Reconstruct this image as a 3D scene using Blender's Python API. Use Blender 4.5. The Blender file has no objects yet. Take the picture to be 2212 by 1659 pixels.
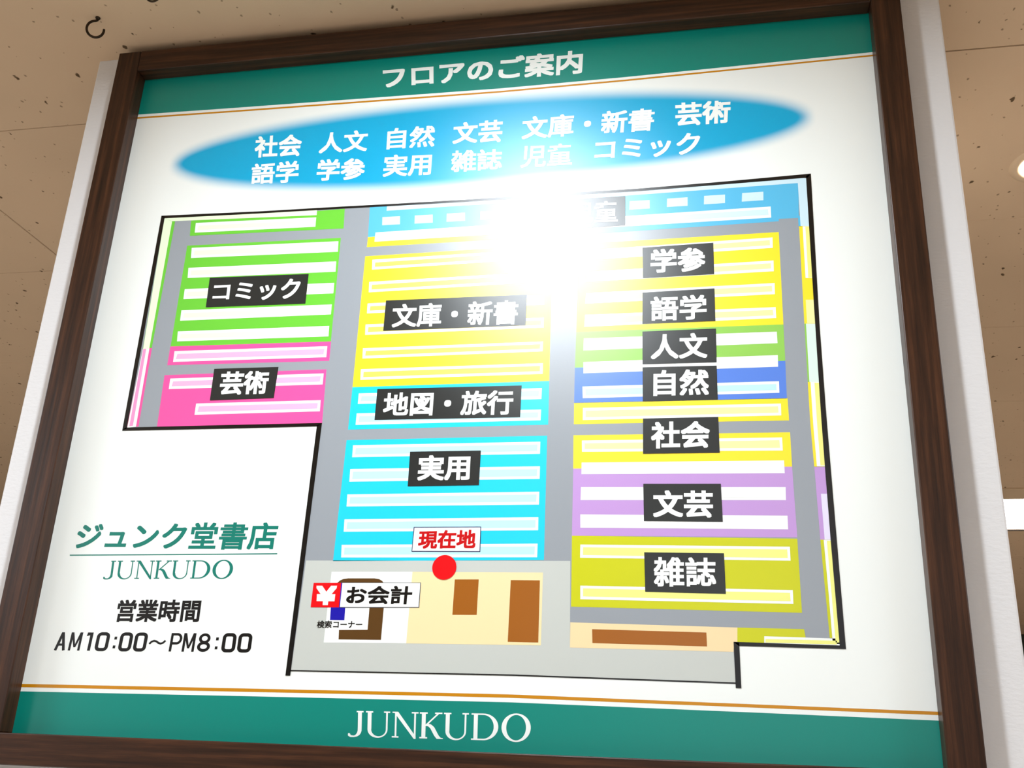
import bpy, bmesh, math, random
from mathutils import Vector, Matrix
random.seed(4)
SC = bpy.context.scene
C = SC.collection

# ---------------------------------------------------------------- camera
CEIL = 2.675            # ceiling height
SZ = 1.49               # underside of the sign's frame
cam_d = bpy.data.cameras.new('camera'); cam_d.sensor_fit = 'HORIZONTAL'
cam_d.sensor_width = 36.0; cam_d.lens = 36.0 * 2238.85 / 2212.0
cam = bpy.data.objects.new('camera', cam_d); C.objects.link(cam)
cx_ = (0.98103811, 0.18901325, 0.04287457)
cy_ = (0.02821854, -0.35815257, 0.93323655)
cz_ = (0.19174971, -0.91433076, -0.35669499)
cam.matrix_world = Matrix(((cx_[0], cy_[0], cz_[0], 0.35883),
                           (cx_[1], cy_[1], cz_[1], -1.350),
                           (cx_[2], cy_[2], cz_[2], 1.50019), (0, 0, 0, 1)))
cam_d.clip_start = 0.01
SC.camera = cam

# ---------------------------------------------------------------- light and exposure
SC.view_settings.view_transform = 'Standard'
SC.view_settings.look = 'None'
SC.view_settings.gamma = 1.0
SC.view_settings.use_curve_mapping = False
SC.view_settings.exposure = 0.0
w = bpy.data.worlds.new('world'); SC.world = w; w.use_nodes = True
w.node_tree.nodes['Background'].inputs[0].default_value = (1.0, 0.96, 0.9, 1)
w.node_tree.nodes['Background'].inputs[1].default_value = 0.02
LCOL = (0.90, 0.96, 1.04)
def area(name, loc, size, power, col):
    l = bpy.data.lights.new(name, 'AREA'); l.shape = 'RECTANGLE'; l.size, l.size_y = size
    l.energy = power; l.color = col
    o = bpy.data.objects.new(name, l); C.objects.link(o); o.location = loc
    return o
# unseen fill lights added behind and beside the photographer (they shine down)
area('fill_light_behind', (0.6, -4.6, CEIL - 0.03), (1.2, 0.58), 60, LCOL)
area('fill_light_left', (-4.2, -3.8, CEIL - 0.03), (1.2, 0.58), 82, LCOL)
area('fill_light_right', (5.0, -3.0, CEIL - 0.03), (1.2, 0.58), 82, LCOL)
area('fill_light_near_left', (-3.0, -1.0, CEIL - 0.03), (1.2, 0.58), 135, LCOL)
area('fill_light_near_right', (2.9, -1.0, CEIL - 0.03), (1.2, 0.58), 45, LCOL)
LAMP_KEY = 1010.0        # radiance of the downlight in front of the sign
LAMP_SIDE = 420.0
PANEL_LIGHT = 14.0

# ---------------------------------------------------------------- helpers
def lin(c):
    return tuple(((v / 255) / 12.92 if v / 255 <= 0.04045 else ((v / 255 + 0.055) / 1.055) ** 2.4) for v in c) + (1,)
def mat(name, col, rough=0.5, spec=0.5, metal=0.0):
    m = bpy.data.materials.new(name); m.use_nodes = True
    b = m.node_tree.nodes['Principled BSDF']
    b.inputs['Base Color'].default_value = col if len(col) == 4 else lin(col)
    b.inputs['Roughness'].default_value = rough
    b.inputs['Specular IOR Level'].default_value = spec
    b.inputs['Metallic'].default_value = metal
    return m
def N(m, t, **k):
    n = m.node_tree.nodes.new(t)
    for a, v in k.items(): setattr(n, a, v)
    return n
def K(m, a, b): m.node_tree.links.new(a, b)
def emis(name, col, s):
    m = bpy.data.materials.new(name); m.use_nodes = True
    nt = m.node_tree; nt.nodes.clear()
    e = nt.nodes.new('ShaderNodeEmission'); o = nt.nodes.new('ShaderNodeOutputMaterial')
    e.inputs[0].default_value = col + (1,); e.inputs[1].default_value = s
    nt.links.new(e.outputs[0], o.inputs[0]); return m
def obj(name, me, m, parent=None, loc=None):
    if isinstance(me, bmesh.types.BMesh):
        d = bpy.data.meshes.new(name); me.to_mesh(d); me.free(); me = d
    if m is not None and not me.materials: me.materials.append(m)
    o = bpy.data.objects.new(name, me); C.objects.link(o)
    if parent: o.parent = parent
    if loc: o.location = loc
    return o
def thing(name, label, cat, loc=(0, 0, 0), group=None):
    o = bpy.data.objects.new(name, None); C.objects.link(o); o.location = loc
    o.empty_display_size = 0.05
    o['label'] = label; o['category'] = cat
    if group: o['group'] = group
    return o
def bx(bm, x0, x1, y0, y1, z0, z1, bevel=0.0):
    r = bmesh.ops.create_cube(bm, size=1)
    for v in r['verts']:
        v.co = Vector(((x0 + x1) / 2 + v.co.x * (x1 - x0), (y0 + y1) / 2 + v.co.y * (y1 - y0), (z0 + z1) / 2 + v.co.z * (z1 - z0)))
    if bevel:
        es = list({e for v in r['verts'] for e in v.link_edges})
        bmesh.ops.bevel(bm, geom=es, offset=bevel, segments=2, affect='EDGES', profile=0.5)
    return bm
def box(*a, **k): return bx(bmesh.new(), *a, **k)
def structure(o, kind='structure'): o['kind'] = kind; return o

# ---------------------------------------------------------------- materials
GLOSS = 0.37; LAM_IOR = 1.58
PR = {}
def sheet(name, c):     # ink under a satin laminate
    m = bpy.data.materials.new(name); m.use_nodes = True; m.node_tree.nodes.clear()
    d = N(m, 'ShaderNodeBsdfDiffuse', name='ink'); d.inputs['Color'].default_value = lin(c)
    g = N(m, 'ShaderNodeBsdfAnisotropic', name='laminate', distribution='BECKMANN'); g.inputs['Roughness'].default_value = GLOSS; g.inputs['Color'].default_value = (1, 1, 1, 1)
    f = N(m, 'ShaderNodeFresnel'); f.inputs['IOR'].default_value = LAM_IOR
    x = N(m, 'ShaderNodeMixShader'); o = N(m, 'ShaderNodeOutputMaterial')
    K(m, f.outputs[0], x.inputs[0]); K(m, d.outputs[0], x.inputs[1]); K(m, g.outputs[0], x.inputs[2]); K(m, x.outputs[0], o.inputs[0])
    return m
SRGB = dict(white=(236, 240, 236), teal=(0, 130, 116), teal2=(0, 118, 103), gold=(196, 130, 10), black=(6, 7, 8), plate=(36, 40, 40),
  grey=(146, 152, 158), lightgrey=(192, 196, 190), green=(104, 194, 58), pink=(240, 84, 156), sky=(84, 178, 218), yellow=(244, 218, 48),
  cyan=(28, 200, 226), purple=(186, 146, 206), blue=(84, 126, 212), lime=(140, 196, 84), olive=(196, 198, 10), cream=(238, 218, 168),
  cream2=(238, 212, 164), orange=(156, 90, 20), brown=(88, 58, 22), navy=(20, 16, 160), red=(226, 0, 16), red2=(190, 0, 10),
  darkgrey=(70, 72, 78), darkblue=(40, 44, 92), palegreen=(226, 240, 208), palepink=(240, 174, 208), palepink2=(228, 148, 194),
  paleblue=(200, 226, 236), paleyellow=(242, 236, 160), paleyellow2=(240, 222, 96), paleyellow3=(238, 230, 130), palecyan=(182, 224, 236),
  offwhite=(234, 236, 236), paleolive=(236, 236, 132), mint=(212, 234, 222), lavender=(222, 216, 238))
for k, c in SRGB.items():
    PR[k] = sheet('print_' + k, c)
# soft-edged blue oval printed on the white sheet
m = sheet('print_oval', SRGB['white'])
OA, OB, OC = 0.5125, 0.079, (-0.006, 0, 0.9500)      # half axes and centre; the edge fades over a constant width
tc = N(m, 'ShaderNodeTexCoord'); sub = N(m, 'ShaderNodeVectorMath', operation='SUBTRACT'); sub.inputs[1].default_value = OC
m1 = N(m, 'ShaderNodeVectorMath', operation='MULTIPLY'); m1.inputs[1].default_value = (1 / OA, 0, 1 / OB)
m2 = N(m, 'ShaderNodeVectorMath', operation='MULTIPLY'); m2.inputs[1].default_value = (1 / OA ** 2, 0, 1 / OB ** 2)
l1 = N(m, 'ShaderNodeVectorMath', operation='LENGTH'); l2 = N(m, 'ShaderNodeVectorMath', operation='LENGTH')
K(m, tc.outputs['Object'], sub.inputs[0]); K(m, sub.outputs[0], m1.inputs[0]); K(m, sub.outputs[0], m2.inputs[0]); K(m, m1.outputs[0], l1.inputs[0]); K(m, m2.outputs[0], l2.inputs[0])
s1 = N(m, 'ShaderNodeMath', operation='SUBTRACT'); s1.inputs[1].default_value = 1; K(m, l1.outputs['Value'], s1.inputs[0])
s2 = N(m, 'ShaderNodeMath', operation='MULTIPLY'); K(m, s1.outputs[0], s2.inputs[0]); K(m, l1.outputs['Value'], s2.inputs[1])
s3 = N(m, 'ShaderNodeMath', operation='DIVIDE'); K(m, s2.outputs[0], s3.inputs[0]); K(m, l2.outputs['Value'], s3.inputs[1])
mr = N(m, 'ShaderNodeMapRange'); mr.inputs['From Min'].default_value = -0.016; mr.inputs['From Max'].default_value = 0.013; K(m, s3.outputs[0], mr.inputs['Value'])
rp = N(m, 'ShaderNodeValToRGB'); K(m, mr.outputs[0], rp.inputs[0]); rp.color_ramp.interpolation = 'EASE'
rp.color_ramp.elements[0].color = lin((0, 160, 204)); rp.color_ramp.elements[1].color = lin(SRGB['white'])
K(m, rp.outputs[0], m.node_tree.nodes['ink'].inputs['Color']); PR['oval'] = m

def wood(name, axis):
    m = mat(name, (66, 40, 26), 0.38, 0.32)
    tc = N(m, 'ShaderNodeTexCoord'); mp = N(m, 'ShaderNodeMapping')
    sc = [140, 140, 140]; sc[axis] = 5; mp.inputs['Scale'].default_value = sc
    n1 = N(m, 'ShaderNodeTexNoise'); n1.inputs['Scale'].default_value = 1.0; n1.inputs['Detail'].default_value = 6; n1.inputs['Roughness'].default_value = 0.65
    r = N(m, 'ShaderNodeValToRGB'); cr = r.color_ramp
    cr.elements[0].position = 0.30; cr.elements[0].color = lin((32, 18, 9)); cr.elements[1].position = 0.72; cr.elements[1].color = lin((80, 48, 28))
    e = cr.elements.new(0.5); e.color = lin((54, 31, 17))
    b = m.node_tree.nodes['Principled BSDF']; bp = N(m, 'ShaderNodeBump'); bp.inputs['Strength'].default_value = 0.15; bp.inputs['Distance'].default_value = 0.001
    K(m, tc.outputs['Object'], mp.inputs[0]); K(m, mp.outputs[0], n1.inputs['Vector']); K(m, n1.outputs['Fac'], r.inputs[0]); K(m, r.outputs[0], b.inputs['Base Color'])
    K(m, n1.outputs['Fac'], bp.inputs['Height']); K(m, bp.outputs[0], b.inputs['Normal'])
    return m
WOOD_V = wood('dark_wood_upright', 2); WOOD_H = wood('dark_wood_level', 0)

def ceiling_mat(name, tint):
    m = mat(name, tint, 0.9, 0.2)
    b = m.node_tree.nodes['Principled BSDF']; tc = N(m, 'ShaderNodeTexCoord')
    geo = N(m, 'ShaderNodeNewGeometry')
    def spots(scale, thr, keep, warp):
        mp = N(m, 'ShaderNodeMapping'); mp.inputs['Scale'].default_value = (1.0, 0.72, 1.0); mp.inputs['Rotation'].default_value = (0, 0, 0.25)
        nz = N(m, 'ShaderNodeTexNoise'); nz.inputs['Scale'].default_value = 60
        mx = N(m, 'ShaderNodeVectorMath', operation='MULTIPLY_ADD'); mx.inputs[1].default_value = (warp, warp, 0)
        v = N(m, 'ShaderNodeTexVoronoi'); v.inputs['Scale'].default_value = scale; v.inputs['Randomness'].default_value = 1
        K(m, geo.outputs['Position'], mp.inputs[0]); K(m, geo.outputs['Position'], nz.inputs['Vector'])
        K(m, nz.outputs['Color'], mx.inputs[0]); K(m, mp.outputs[0], mx.inputs[2]); K(m, mx.outputs[0], v.inputs['Vector'])
        sep = N(m, 'ShaderNodeSeparateColor'); K(m, v.outputs['Color'], sep.inputs[0])
        th = N(m, 'ShaderNodeMath', operation='MULTIPLY'); th.inputs[1].default_value = thr; K(m, sep.outputs[1], th.inputs[0])
        lt = N(m, 'ShaderNodeMapRange'); lt.inputs['From Max'].default_value = 0.0; lt.interpolation_type = 'SMOOTHSTEP'
        sb = N(m, 'ShaderNodeMath', operation='SUBTRACT'); K(m, v.outputs['Distance'], sb.inputs[0]); K(m, th.outputs[0], sb.inputs[1])
        lt.inputs['From Min'].default_value = 0.06; K(m, sb.outputs[0], lt.inputs['Value'])
        kp = N(m, 'ShaderNodeMath', operation='LESS_THAN'); kp.inputs[1].default_value = keep; K(m, sep.outputs[0], kp.inputs[0])
        o = N(m, 'ShaderNodeMath', operation='MULTIPLY'); K(m, lt.outputs[0], o.inputs[0]); K(m, kp.outputs[0], o.inputs[1])
        return o
    a = spots(32, 0.115, 0.55, 0.014); c = spots(64, 0.14, 0.60, 0.008)
    c2 = N(m, 'ShaderNodeMath', operation='MULTIPLY'); c2.inputs[1].default_value = 0.6; K(m, c.outputs[0], c2.inputs[0])
    s = N(m, 'ShaderNodeMath', operation='MAXIMUM'); K(m, a.outputs[0], s.inputs[0]); K(m, c2.outputs[0], s.inputs[1])
    mot = N(m, 'ShaderNodeTexNoise'); mot.inputs['Scale'].default_value = 3; K(m, geo.outputs['Position'], mot.inputs['Vector'])
    mr = N(m, 'ShaderNodeMix', data_type='RGBA'); mr.inputs['A'].default_value = lin(tint); mr.inputs['B'].default_value = lin(tuple(int(v * .93) for v in tint))
    K(m, mot.outputs['Fac'], mr.inputs['Factor'])
    mm = N(m, 'ShaderNodeMix', data_type='RGBA'); mm.inputs['B'].default_value = lin((92, 72, 50))
    K(m, mr.outputs['Result'], mm.inputs['A']); K(m, s.outputs[0], mm.inputs['Factor']); K(m, mm.outputs['Result'], b.inputs['Base Color'])
    inv = N(m, 'ShaderNodeMath', operation='SUBTRACT'); inv.inputs[0].default_value = 1; K(m, s.outputs[0], inv.inputs[1])
    bp = N(m, 'ShaderNodeBump'); bp.inputs['Strength'].default_value = 0.5; bp.inputs['Distance'].default_value = 0.002
    K(m, inv.outputs[0], bp.inputs['Height']); K(m, bp.outputs[0], b.inputs['Normal'])
    return m
CEILM = ceiling_mat('mineral_fibre_board', (208, 179, 148))
BACKM = mat('plenum', (60, 48, 38), 0.9)

m = mat('white_wallpaper', (226, 225, 225), 0.75, 0.3)
tc = N(m, 'ShaderNodeTexCoord'); mp = N(m, 'ShaderNodeMapping'); mp.inputs['Scale'].default_value = (0.55, 1, 1.3)
n = N(m, 'ShaderNodeTexNoise'); n.inputs['Scale'].default_value = 170; n.inputs['Detail'].default_value = 3
bp = N(m, 'ShaderNodeBump'); bp.inputs['Strength'].default_value = 0.45; bp.inputs['Distance'].default_value = 0.0014
K(m, tc.outputs['Object'], mp.inputs[0]); K(m, mp.outputs[0], n.inputs['Vector']); K(m, n.outputs['Fac'], bp.inputs['Height'])
K(m, bp.outputs[0], m.node_tree.nodes['Principled BSDF'].inputs['Normal']); PAPER = m
ROOMW = mat('room_wall_paint', (120, 104, 88), 0.85, 0.2)
m = mat('brown_floor', (205, 198, 188), 0.5, 0.4)
n = N(m, 'ShaderNodeTexNoise'); n.inputs['Scale'].default_value = 4; n.inputs['Detail'].default_value = 5
r = N(m, 'ShaderNodeValToRGB'); r.color_ramp.elements[0].color = lin((196, 189, 178)); r.color_ramp.elements[1].color = lin((216, 210, 200))
K(m, n.outputs['Fac'], r.inputs[0]); K(m, r.outputs[0], m.node_tree.nodes['Principled BSDF'].inputs['Base Color']); FLOORM = m
METAL = mat('dull_dark_metal', (58, 48, 36), 0.45, 0.5, 0.8)
TRIM = mat('cream_enamel', (205, 178, 145), 0.4, 0.5)
GREEN = mat('dark_green_paint', (34, 46, 30), 0.6)
LAMPM = emis('lamp_glow', (0.90, 0.975, 1.04), LAMP_KEY)
LAMP2 = emis('side_lamp_glow', (1.0, 0.97, 0.90), LAMP_SIDE)
PANM = emis('light_panel_glow', (1.0, 0.985, 0.96), PANEL_LIGHT)

# printed pieces on the sheet: name, parent, layer, colour, outline in mm from the sign's lower middle
PRINT = [
('header_band','sign',1,'teal',[-622.8,1153.1,-210.6,1147.8,211.6,1145.2,618.5,1152.4,612.9,1056.2,426.0,1052.3,234.3,1048.8,33.7,1047.4,-184.9,1050.3,-431.9,1053.7,-617.9,1056.9]),
('gold_rule','sign',1,'gold',[-616.9,1051.6,-431.1,1048.4,-184.4,1045.3,33.9,1042.4,234.3,1044.0,425.8,1047.6,612.6,1051.5,612.3,1048.6,425.7,1044.6,234.3,1040.9,34.1,1039.3,-184.1,1042.0,-430.6,1045.1,-616.3,1048.2]),
('gold_rule','sign',1,'gold',[-614.4,106.7,-426.6,108.3,-254.3,109.7,-75.8,111.1,94.3,112.1,255.3,110.4,411.5,108.9,514.3,107.8,613.3,106.9,612.9,103.1,514.0,104.0,411.3,105.0,255.3,106.4,94.5,108.0,-75.4,107.0,-253.7,105.5,-425.8,103.9,-613.4,102.2]),
('footer_band','sign',1,'teal',[-616.4,96.6,-252.9,99.9,94.7,102.5,411.1,99.3,614.9,96.8,616.1,34.6,97.9,29.1,-613.7,26.2]),
('aisle_floor','map',1,'grey',[-525.0,848.8,-352.5,845.2,-211.2,844.3,-124.7,843.3,-15.0,842.6,122.7,842.9,253.6,842.5,378.2,845.1,500.3,848.7,496.7,646.6,496.2,477.7,496.7,408.4,497.7,312.9,500.0,181.3,500.5,180.2,376.0,182.3,375.4,132.1,93.3,135.0,-211.1,133.4,-208.1,482.1,-519.7,481.5]),
('entrance_hall','map',2,'lightgrey',[-204.7,282.6,165.3,283.7,167.4,172.1,372.6,170.9,373.9,133.7,93.3,135.9,-208.3,134.4]),
('colour_block','map',2,'green',[-470.3,838.4,-207.3,842.3,-205.4,806.8,-467.9,810.2]),
('colour_block','map',2,'green',[-469.4,792.4,-208.2,790.3,-205.1,613.8,-467.8,615.7]),
('colour_block','map',2,'pink',[-468.2,615.7,-204.7,613.8,-204.2,582.3,-467.9,584.2]),
('colour_block','map',2,'pink',[-469.6,567.7,-207.0,568.7,-204.1,482.7,-467.2,484.4]),
('wall_shelf_margin','map',2,'green',[-519.2,847.5,-497.8,838.6,-498.8,838.6,-499.5,614.1,-514.6,613.8]),
('wall_shelf_margin','map',2,'pink',[-514.2,613.7,-499.2,614.5,-498.0,485.1,-517.2,484.3]),
('wall_shelf','map',3,'palegreen',[-519.1,847.4,-504.2,838.9,-503.6,613.3,-514.0,613.1]),
('wall_shelf','map',3,'white',[-514.4,613.3,-503.4,613.3,-502.1,484.8,-516.4,483.7]),
('wall_shelf','map',4,'palepink2',[-513.9,613.1,-508.6,613.1,-507.4,486.6,-513.3,485.9]),
('wall_shelf','map',3,'palegreen',[-519.1,847.4,-253.8,843.4,-253.2,833.9,-504.9,839.6]),
('shelf_outline','map',3,'white',[-461.2,833.6,-253.5,829.9,-253.0,812.9,-460.2,815.5]),
('shelf_bar','map',4,'palegreen',[-455.3,828.0,-257.6,825.1,-258.2,818.1,-456.0,820.3]),
('shelf_outline','map',3,'white',[-460.8,787.8,-211.5,784.5,-210.4,765.9,-459.1,769.3]),
('shelf_bar','map',4,'palegreen',[-455.0,782.4,-215.6,779.8,-215.5,771.0,-455.0,774.0]),
('shelf_outline','map',3,'white',[-460.6,751.8,-211.3,749.1,-210.5,731.2,-458.9,733.6]),
('shelf_bar','map',4,'palegreen',[-454.9,746.5,-215.3,744.5,-215.5,736.2,-454.8,738.2]),
('shelf_outline','map',3,'white',[-460.6,714.0,-210.5,712.1,-210.0,694.1,-459.9,696.5]),
('shelf_bar','map',4,'palegreen',[-454.9,708.8,-214.5,707.5,-215.0,699.1,-455.9,701.1]),
('shelf_outline','map',3,'white',[-460.0,677.0,-210.4,675.4,-210.0,658.7,-459.2,659.0]),
('shelf_bar','map',4,'palegreen',[-454.4,671.9,-214.4,670.9,-214.9,663.5,-455.2,663.6]),
('shelf_outline','map',3,'white',[-459.9,640.8,-210.5,639.6,-209.8,622.2,-458.4,623.8]),
('shelf_bar','map',4,'palegreen',[-454.2,635.8,-214.4,635.1,-214.7,626.9,-454.5,628.3]),
('shelf_outline','map',3,'white',[-459.7,607.4,-209.8,606.2,-209.5,588.3,-459.0,589.4]),
('shelf_bar','map',4,'palepink',[-454.1,602.5,-213.7,601.8,-214.4,593.0,-455.1,593.8]),
('shelf_outline','map',3,'white',[-458.9,561.8,-210.6,562.3,-210.3,544.7,-458.4,544.5]),
('shelf_bar','map',4,'palepink',[-453.3,557.0,-214.4,558.0,-215.2,549.2,-454.5,548.9]),
('shelf_outline','map',3,'white',[-409.1,519.8,-210.4,519.9,-209.8,502.5,-408.8,501.8]),
('shelf_bar','map',4,'palepink',[-403.7,515.2,-214.2,515.6,-214.6,506.9,-404.9,506.1]),
('colour_block','map',2,'sky',[-165.8,845.2,-124.7,843.2,-15.0,842.5,122.7,842.8,253.6,842.5,378.2,845.1,486.6,837.6,483.9,779.3,456.0,779.7,455.8,775.7,122.7,771.4,122.0,794.7,-163.6,788.7]),
('wall_shelf','map',3,'paleblue',[-137.5,843.2,-14.9,842.4,122.7,842.7,253.6,842.4,378.2,845.0,498.0,846.4,486.5,836.9,253.1,834.1,123.0,833.0,-14.4,834.6,-137.5,833.8]),
('colour_block','map',2,'yellow',[-163.6,788.7,122.0,794.7,122.7,771.8,-163.7,771.3]),
('shelf_outline','map',3,'white',[-152.0,796.2,445.7,800.7,445.7,782.4,-152.2,780.0]),
('shelf_bar','map',4,'paleblue',[-146.9,790.9,441.6,796.4,442.1,787.1,-148.0,784.6]),
('display_table','map',3,'paleblue',[-143.3,822.9,-114.6,822.6,-113.4,808.2,-142.3,808.4]),
('display_table','map',3,'paleblue',[-90.6,822.2,-61.8,822.0,-60.7,807.6,-89.9,807.8]),
('display_table','map',3,'paleblue',[-39.4,822.1,-10.4,821.9,-9.5,807.5,-38.8,807.6]),
('display_table','map',3,'paleblue',[14.1,822.1,43.2,822.0,43.9,807.6,14.5,807.7]),
('display_table','map',3,'paleblue',[68.3,822.4,97.7,822.2,98.2,807.8,68.6,807.9]),
('display_table','map',3,'paleblue',[123.3,822.7,152.8,822.6,153.1,808.3,123.4,808.3]),
('display_table','map',3,'paleblue',[181.0,823.2,210.7,823.2,210.8,808.8,180.9,808.8]),
('display_table','map',3,'paleblue',[242.1,823.9,271.9,823.9,271.9,809.5,241.8,809.5]),
('display_table','map',3,'paleblue',[297.5,824.5,327.5,824.6,327.3,810.2,297.0,810.2]),
('display_table','map',3,'paleblue',[351.5,825.2,381.7,825.3,381.3,811.0,350.9,810.9]),
('display_table','map',3,'paleblue',[406.2,826.0,436.5,826.1,435.9,811.8,405.3,811.7]),
('colour_block','map',2,'yellow',[-164.8,755.3,128.0,757.8,129.3,539.8,-163.2,539.0]),
('shelf_outline','map',3,'white',[-152.5,748.7,119.1,751.6,119.3,735.4,-151.6,731.5]),
('shelf_bar','map',4,'paleyellow2',[-147.5,743.5,115.1,747.2,115.0,740.2,-147.5,736.0]),
('shelf_outline','map',3,'white',[-154.1,710.7,118.9,713.5,119.1,696.7,-153.1,693.0]),
('shelf_bar','map',4,'paleyellow2',[-149.1,705.6,114.9,709.1,114.8,701.4,-149.1,697.4]),
('shelf_outline','map',3,'white',[-153.1,674.3,118.7,676.0,118.9,659.5,-152.6,657.7]),
('shelf_bar','map',4,'paleyellow2',[-148.2,669.4,114.8,671.6,114.7,664.1,-148.6,662.1]),
('shelf_outline','map',3,'white',[-152.9,639.5,118.6,638.8,118.7,622.9,-152.0,622.3]),
('shelf_bar','map',4,'paleyellow2',[-148.0,634.7,114.6,634.5,114.5,627.5,-148.0,626.7]),
('shelf_outline','map',3,'white',[-153.2,600.7,118.6,601.0,118.4,585.6,-152.3,584.1]),
('shelf_bar','map',4,'paleyellow2',[-148.4,596.0,114.8,596.8,114.2,590.0,-148.4,588.4]),
('shelf_outline','map',3,'white',[-153.1,567.1,119.5,567.3,119.6,550.8,-152.2,550.1]),
('shelf_bar','map',4,'paleyellow2',[-148.3,562.5,115.6,563.1,115.4,555.1,-148.3,554.3]),
('colour_block','map',2,'cyan',[-163.2,538.9,129.3,539.8,129.9,474.4,-163.3,473.2]),
('shelf_outline','map',3,'white',[-152.5,528.8,119.2,529.3,119.0,512.7,-152.4,512.5]),
('shelf_bar','map',4,'palecyan',[-147.7,524.3,115.4,525.2,114.9,517.0,-148.6,516.6]),
('shelf_outline','map',3,'white',[-152.6,497.9,119.2,497.1,118.9,481.1,-152.4,480.2]),
('shelf_bar','map',4,'palecyan',[-147.9,493.5,115.4,493.0,114.8,485.3,-148.5,484.4]),
('colour_block','map',2,'cyan',[-163.8,457.2,129.0,458.4,130.0,284.7,-165.1,281.9]),
('shelf_outline','map',3,'white',[-153.2,449.3,119.6,449.7,119.7,432.2,-152.6,431.4]),
('shelf_bar','map',4,'palecyan',[-148.5,445.0,115.8,445.7,115.6,436.2,-148.8,435.5]),
('shelf_outline','map',3,'white',[-153.7,413.9,120.3,414.2,120.4,396.4,-153.1,395.2]),
('shelf_bar','map',4,'palecyan',[-149.1,409.8,116.5,410.3,116.4,400.4,-149.3,399.2]),
('shelf_outline','map',3,'white',[-154.2,376.6,120.6,378.3,120.7,360.3,-153.5,359.2]),
('shelf_bar','map',4,'palecyan',[-149.6,372.5,117.0,374.4,116.8,364.2,-149.7,363.1]),
('shelf_outline','map',3,'white',[-154.6,340.7,120.5,342.8,120.8,324.9,-153.9,323.1]),
('shelf_bar','map',4,'palecyan',[-150.0,336.7,116.9,339.0,116.9,328.6,-150.2,327.0]),
('shelf_outline','map',3,'white',[-154.8,304.6,120.8,306.7,120.7,288.4,-153.8,287.0]),
('shelf_bar','map',4,'palecyan',[-150.3,300.7,117.1,302.9,116.9,292.1,-150.1,290.9]),
('counter_area','map',3,'white',[-165.5,267.1,-50.0,267.8,-51.0,173.0,-166.3,171.9]),
('counter_area','map',3,'cream',[-50.0,267.8,129.2,268.1,129.6,173.9,-51.0,173.0]),
('table_block','map',4,'orange',[9.8,258.0,42.7,258.3,42.5,211.5,9.5,211.2]),
('table_block','map',4,'orange',[86.3,257.7,125.5,257.7,126.0,177.5,85.8,177.6]),
('counter_shape','map',4,'brown',[-156.7,251.0,-152.1,255.2,-147.4,257.3,-140.5,258.3,-103.0,258.6,-96.0,257.5,-91.4,255.0,-88.1,250.7,-86.1,220.1,-86.2,176.8,-145.6,176.3,-146.4,188.8,-106.1,189.7,-106.3,219.9,-108.0,245.8,-156.0,245.4]),
('search_corner_block','map',5,'navy',[-161.3,221.0,-140.6,221.3,-140.1,201.9,-160.5,201.9]),
('price_plate','map',6,'red',[-189.7,251.6,-149.1,252.0,-149.5,218.7,-190.2,218.4]),
('price_plate_edge','map',6,'darkgrey',[-149.2,252.6,-36.8,253.3,-36.7,219.8,-149.3,218.3]),
('price_plate_edge','map',7,'navy',[-149.7,252.0,-148.3,252.0,-148.1,218.7,-149.5,218.7]),
('price_plate','map',7,'white',[-148.1,251.8,-37.7,252.6,-37.7,220.7,-148.2,219.3]),
('colour_block','map',2,'yellow',[167.6,756.5,455.0,758.2,454.4,613.5,166.3,614.1]),
('shelf_outline','map',3,'white',[179.6,745.7,446.0,750.1,445.6,733.2,179.5,728.8]),
('shelf_bar','map',4,'paleyellow',[183.8,740.8,442.0,745.8,441.9,737.8,183.5,733.1]),
('shelf_outline','map',3,'white',[179.5,709.8,445.7,713.1,445.3,696.0,179.1,693.2]),
('shelf_bar','map',4,'paleyellow',[183.7,705.0,441.7,708.8,441.7,700.5,183.1,697.4]),
('shelf_outline','map',3,'white',[179.1,675.2,445.6,677.5,445.2,660.2,178.7,658.2]),
('shelf_bar','map',4,'paleyellow',[183.2,670.5,441.6,673.3,441.6,664.6,182.7,662.4]),
('shelf_outline','map',3,'white',[178.5,640.5,445.2,640.2,445.2,623.5,177.7,621.5]),
('shelf_bar','map',4,'paleyellow',[182.6,635.9,441.3,636.1,441.7,627.9,181.6,625.7]),
('colour_block','map',2,'lime',[166.3,614.1,454.4,613.5,454.2,559.2,165.6,558.8]),
('shelf_outline','map',3,'white',[177.4,603.4,445.0,602.9,445.2,585.6,177.2,584.7]),
('shelf_bar','map',4,'offwhite',[181.4,598.9,441.0,598.8,441.6,589.8,181.1,588.8]),
('colour_block','map',2,'blue',[165.6,558.8,454.2,559.2,453.5,504.5,165.6,505.5]),
('shelf_outline','map',3,'white',[177.5,567.0,444.7,567.9,444.3,550.8,177.8,549.8]),
('shelf_bar','map',4,'offwhite',[181.5,562.6,440.8,563.8,440.9,555.0,181.7,553.8]),
('shelf_outline','map',3,'white',[176.9,529.9,444.5,529.6,444.2,512.9,177.6,512.4]),
('shelf_bar','map',4,'palecyan',[180.9,525.6,440.7,525.6,440.7,516.9,181.5,516.4]),
('colour_block','map',2,'yellow',[165.5,505.8,454.5,504.9,454.8,473.3,165.9,474.3]),
('shelf_outline','map',3,'white',[178.1,498.0,445.4,497.5,445.1,480.6,178.2,480.1]),
('shelf_bar','map',4,'paleyellow',[182.0,493.8,441.6,493.6,441.7,484.6,182.0,484.1]),
('colour_block','map',2,'yellow',[165.7,458.2,455.3,456.6,455.4,409.3,166.4,410.4]),
('shelf_outline','map',3,'white',[177.5,450.3,444.7,449.7,444.7,431.5,177.9,434.1]),
('shelf_bar','map',4,'paleyellow',[181.5,446.2,441.0,445.9,441.3,435.3,181.6,438.0]),
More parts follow.
